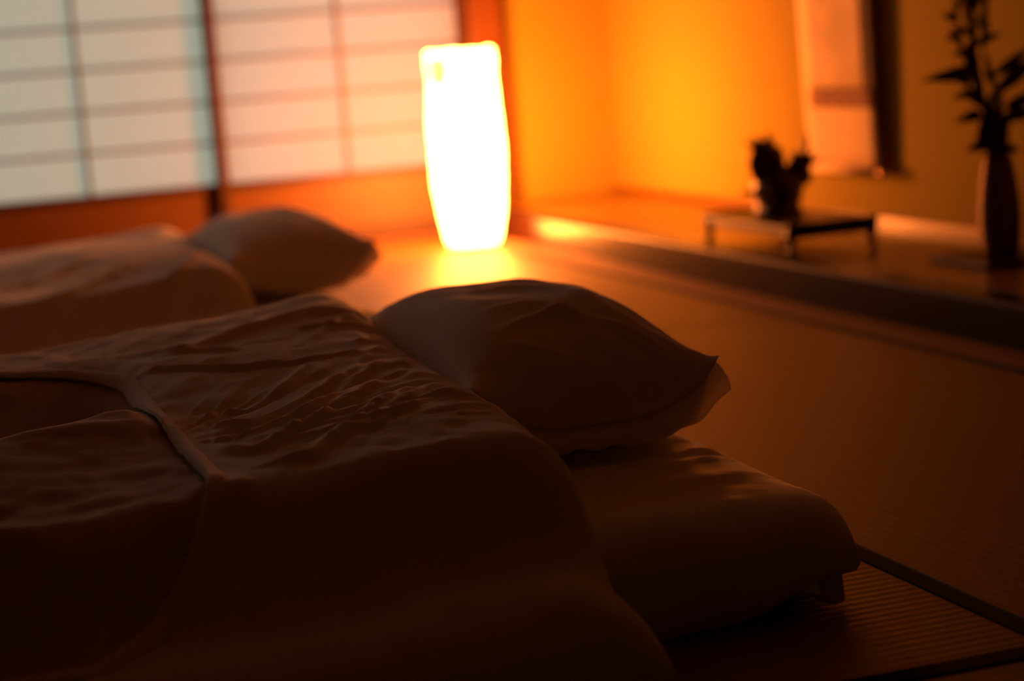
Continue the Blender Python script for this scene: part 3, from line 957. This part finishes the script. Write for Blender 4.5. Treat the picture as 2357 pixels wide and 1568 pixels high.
def leaf(name, base, tip, width, parent, mat, arch=0.012, n=9):
    base, tip = Vector(base), Vector(tip)
    t = tip - base
    side = t.cross(Vector((0.25 + random.uniform(-0.3, 0.3), -1.0, 0.35 + random.uniform(-0.25, 0.35)))).normalized()
    up = side.cross(t).normalized()
    if up.z < 0: up = -up
    V, Fq = [], []
    for i in range(n):
        f = i / (n - 1)
        w_ = 1.35 * width * (math.sin(math.pi * (0.06 + 0.94 * f) ** 0.75)) * 0.5 + 0.0006
        c = base + t * f + up * arch * math.sin(math.pi * f)
        V += [c - side * w_ + up * w_ * 0.25, c, c + side * w_ + up * w_ * 0.25]
    for i in range(n - 1):
        for k in range(2):
            Fq.append((i * 3 + k, i * 3 + k + 1, i * 3 + k + 4, i * 3 + k + 3))
    o = mesh_obj(name, V, Fq, mat, parent, True)
    md = o.modifiers.new('thick', 'SOLIDIFY'); md.thickness = 0.0012
    return o


def bud(base, tip, w_, parent):
    base, tip = Vector(base), Vector(tip)
    bm = bmesh.new()
    pts = [base.lerp(tip, f) for f in (0, 0.15, 0.4, 0.7, 0.9, 1)]
    tube(bm, pts, [w_ * k for k in (0.3, 0.7, 1.0, 0.85, 0.45, 0.1)], 8)
    bm_obj('bud', bm, M['bud'], parent, True)


def stem(path, r0, label, leaves, buds):
    root = empty('flower_stem', path[0])
    tag(root, label, 'flower stem', 'stems in the alcove vase')
    bm = bmesh.new()
    pts = np.array(path)
    t = np.linspace(0, len(pts) - 1, 16)
    P = np.stack([np.interp(t, range(len(pts)), pts[:, i]) for i in range(3)], 1)
    tube(bm, P, [r0 * (1 - 0.45 * i / 15) for i in range(16)], 7)
    bm_obj('stalk', bm, M['stem'], root, True)
    for (b_, t_, w_) in leaves: leaf('leaf', b_, t_, w_, root, M['leaf'])
    for (b_, t_, w_) in buds: bud(b_, t_, w_, root)
    return root


Yv = VY
stem([(2.452, Yv, ZV + 0.06), (2.444, Yv, 0.33), (2.426, Yv, 0.44), (2.404, Yv, 0.569), (2.403, Yv, 0.685), (2.404, Yv, 0.83)], 0.0052,
     'central upright leafy stem rising highest from the vase',
     [((2.412, Yv, 0.524), (2.246, Yv - 0.03, 0.517), 0.026), ((2.428, Yv, 0.43), (2.402, Yv - 0.02, 0.555), 0.024),
      ((2.404, Yv, 0.60), (2.350, Yv + 0.02, 0.625), 0.016), ((2.404, Yv, 0.585), (2.461, Yv - 0.02, 0.606), 0.014), ((2.403, Yv, 0.64), (2.40, Yv + 0.05, 0.72), 0.016),
      ((2.404, Yv, 0.66), (2.445, Yv - 0.02, 0.73), 0.014), ((2.432, Yv, 0.34), (2.437, Yv - 0.03, 0.50), 0.030), ((2.440, Yv, 0.33), (2.418, Yv - 0.02, 0.46), 0.030), ((2.448, Yv, 0.32), (2.452, Yv - 0.04, 0.45), 0.030), ((2.415, Yv, 0.50), (2.392, Yv - 0.02, 0.60), 0.020), ((2.408, Yv, 0.55), (2.415, Yv - 0.02, 0.66), 0.018), ((2.404, Yv, 0.62), (2.375, Yv - 0.02, 0.70), 0.016),
      ((2.404, Yv, 0.70), (2.36, Yv, 0.75), 0.014), ((2.404, Yv, 0.74), (2.45, Yv, 0.80), 0.014)],
     [((2.404, Yv, 0.565), (2.362, Yv - 0.01, 0.578), 0.008), ((2.403, Yv, 0.67), (2.378, Yv, 0.688), 0.010), ((2.404, Yv, 0.83), (2.404, Yv, 0.87), 0.009)])
stem([(2.458, Yv + 0.006, ZV + 0.06), (2.461, Yv + 0.01, 0.329), (2.462, Yv + 0.01, 0.477), (2.432, Yv + 0.01, 0.557), (2.424, Yv, 0.626), (2.437, Yv, 0.72)], 0.0058,
     'right hand leafy stem with long leaves reaching out of the frame',
     [((2.458, Yv, 0.478), (2.560, Yv - 0.03, 0.560), 0.024), ((2.450, Yv, 0.515), (2.555, Yv + 0.01, 0.572), 0.018), ((2.478, Yv, 0.440), (2.560, Yv, 0.468), 0.022),
      ((2.466, Yv, 0.415), (2.552, Yv - 0.01, 0.424), 0.022), ((2.463, Yv, 0.33), (2.458, Yv - 0.03, 0.49), 0.030), ((2.466, Yv, 0.33), (2.476, Yv - 0.03, 0.44), 0.028), ((2.455, Yv, 0.49), (2.425, Yv - 0.03, 0.56), 0.022), ((2.462, Yv, 0.34), (2.50, Yv - 0.02, 0.335), 0.020),
      ((2.430, Yv, 0.60), (2.448, Yv, 0.70), 0.015)],
     [((2.426, Yv, 0.60), (2.440, Yv, 0.64), 0.008), ((2.437, Yv, 0.72), (2.442, Yv, 0.76), 0.009)])
stem([(2.445, Yv - 0.006, ZV + 0.06), (2.430, Yv - 0.01, 0.342), (2.417, Yv - 0.01, 0.441), (2.390, Yv - 0.01, 0.502), (2.371, Yv, 0.581), (2.353, Yv, 0.70)], 0.0040,
     'left hand thin stem with drooping buds and small leaves',
     [((2.405, Yv, 0.470), (2.326, Yv - 0.02, 0.470), 0.020), ((2.412, Yv, 0.430), (2.335, Yv - 0.01, 0.418), 0.020), ((2.425, Yv, 0.375), (2.358, Yv - 0.02, 0.350), 0.026), ((2.428, Yv, 0.35), (2.408, Yv - 0.03, 0.43), 0.026), ((2.412, Yv, 0.45), (2.372, Yv - 0.02, 0.51), 0.018), ((2.380, Yv, 0.54), (2.395, Yv - 0.02, 0.61), 0.016),
      ((2.376, Yv, 0.56), (2.340, Yv, 0.567), 0.014), ((2.385, Yv, 0.52), (2.345, Yv - 0.01, 0.54), 0.014), ((2.360, Yv, 0.645), (2.322, Yv, 0.652), 0.013),
      ((2.365, Yv, 0.61), (2.34, Yv + 0.02, 0.60), 0.013), ((2.358, Yv, 0.66), (2.385, Yv, 0.70), 0.013)],
     [((2.372, Yv, 0.58), (2.342, Yv - 0.01, 0.612), 0.008), ((2.36, Yv, 0.64), (2.318, Yv - 0.01, 0.662), 0.008), ((2.39, Yv, 0.50), (2.347, Yv, 0.512), 0.008), ((2.353, Yv, 0.70), (2.345, Yv, 0.74), 0.008)])
# small polished bead added to make the glint on the board
bm = bmesh.new()
bmesh.ops.create_uvsphere(bm, u_segments=18, v_segments=12, radius=0.006)
for v in bm.verts: v.co = Vector((v.co.x, v.co.y, v.co.z * 0.8)) + Vector((2.350, 3.925, Z_TOKO + 0.012 + 0.0046))
o = bm_obj('glint_bead', bm, M['polish'], None, True)
tag(o, 'tiny shiny bead added for the glint on the left end of the black vase board', 'glint_bead')

# ------------------------------------------------------------------ hanging scroll
sc = empty('hanging_scroll', (2.65, 4.98, 0.235))
tag(sc, 'pale hanging scroll with a brown brocade band on the alcove back wall', 'scroll')
SCY0, SCY1 = 4.770, 5.190


def scroll_x(z): return 2.652 - 0.018 * min(1.0, max(0.0, (z - 0.24) / 0.9)) + 0.0


def scroll_strip(name, z0, z1, y0, y1, mat, off=0.0, n=10):
    V, Fq = [], []
    ny = 10
    for i in range(n + 1):
        z = z0 + (z1 - z0) * i / n
        for k in range(ny + 1):
            f = k / ny
            V.append((scroll_x(z) - off + 0.006 * (2 * f - 1) ** 2 * (1 - min(1, (z - 0.24) / 1.2)) - 0.003 * math.sin(f * 5 + z * 4), y0 + (y1 - y0) * f, z))
    Fq = grid_faces(n + 1, ny + 1)
    o = mesh_obj(name, V, Fq, mat, sc, True)
    md = o.modifiers.new('thick', 'SOLIDIFY'); md.thickness = 0.0016; md.offset = 0
    return o


scroll_strip('backing', 0.245, 1.75, SCY0, SCY1, M['scroll_silk'], 0.0, 30)
scroll_strip('painting', 0.475, 1.45, SCY0 + 0.035, SCY1 - 0.035, M['scroll_paper'], 0.0024, 24)
scroll_strip('brocade_band', 0.418, 0.474, SCY0 + 0.004, SCY1 - 0.035, M['brocade'], 0.0024, 4)
scroll_strip('brocade_band', 1.452, 1.56, SCY0 + 0.035, SCY1 - 0.035, M['brocade'], 0.0024, 4)
bm = bmesh.new()
tube(bm, [(scroll_x(0.24), SCY0 - 0.004, 0.240), (scroll_x(0.24), SCY1 + 0.004, 0.240)], 0.011, 14)
bm_obj('roller', bm, M['scroll_silk'], sc, True)
for y, s in ((SCY0 - 0.004, -1), (SCY1 + 0.004, 1)):
    bm = bmesh.new()
    tube(bm, [(scroll_x(0.24), y, 0.24), (scroll_x(0.24), y + s * 0.010, 0.24), (scroll_x(0.24), y + s * 0.022, 0.24), (scroll_x(0.24), y + s * 0.027, 0.24)], [0.011, 0.012, 0.0125, 0.006], 16)
    bm_obj('roller_knob', bm, M['polish'], sc, True)
bm = bmesh.new()
tube(bm, [(scroll_x(1.75), SCY0, 1.755), (scroll_x(1.75), SCY1, 1.755)], 0.008, 10)
bm_obj('top_rod', bm, M['blackwood'], sc, True)
for y in (SCY0 + 0.05, SCY1 - 0.05):
    bm = bmesh.new()
    tube(bm, [(scroll_x(1.75), y, 1.755), (X_BACK - 0.004, (SCY0 + SCY1) / 2, 1.96)], 0.0015, 6)
    bm_obj('cord', bm, M['brocade'], sc, True)
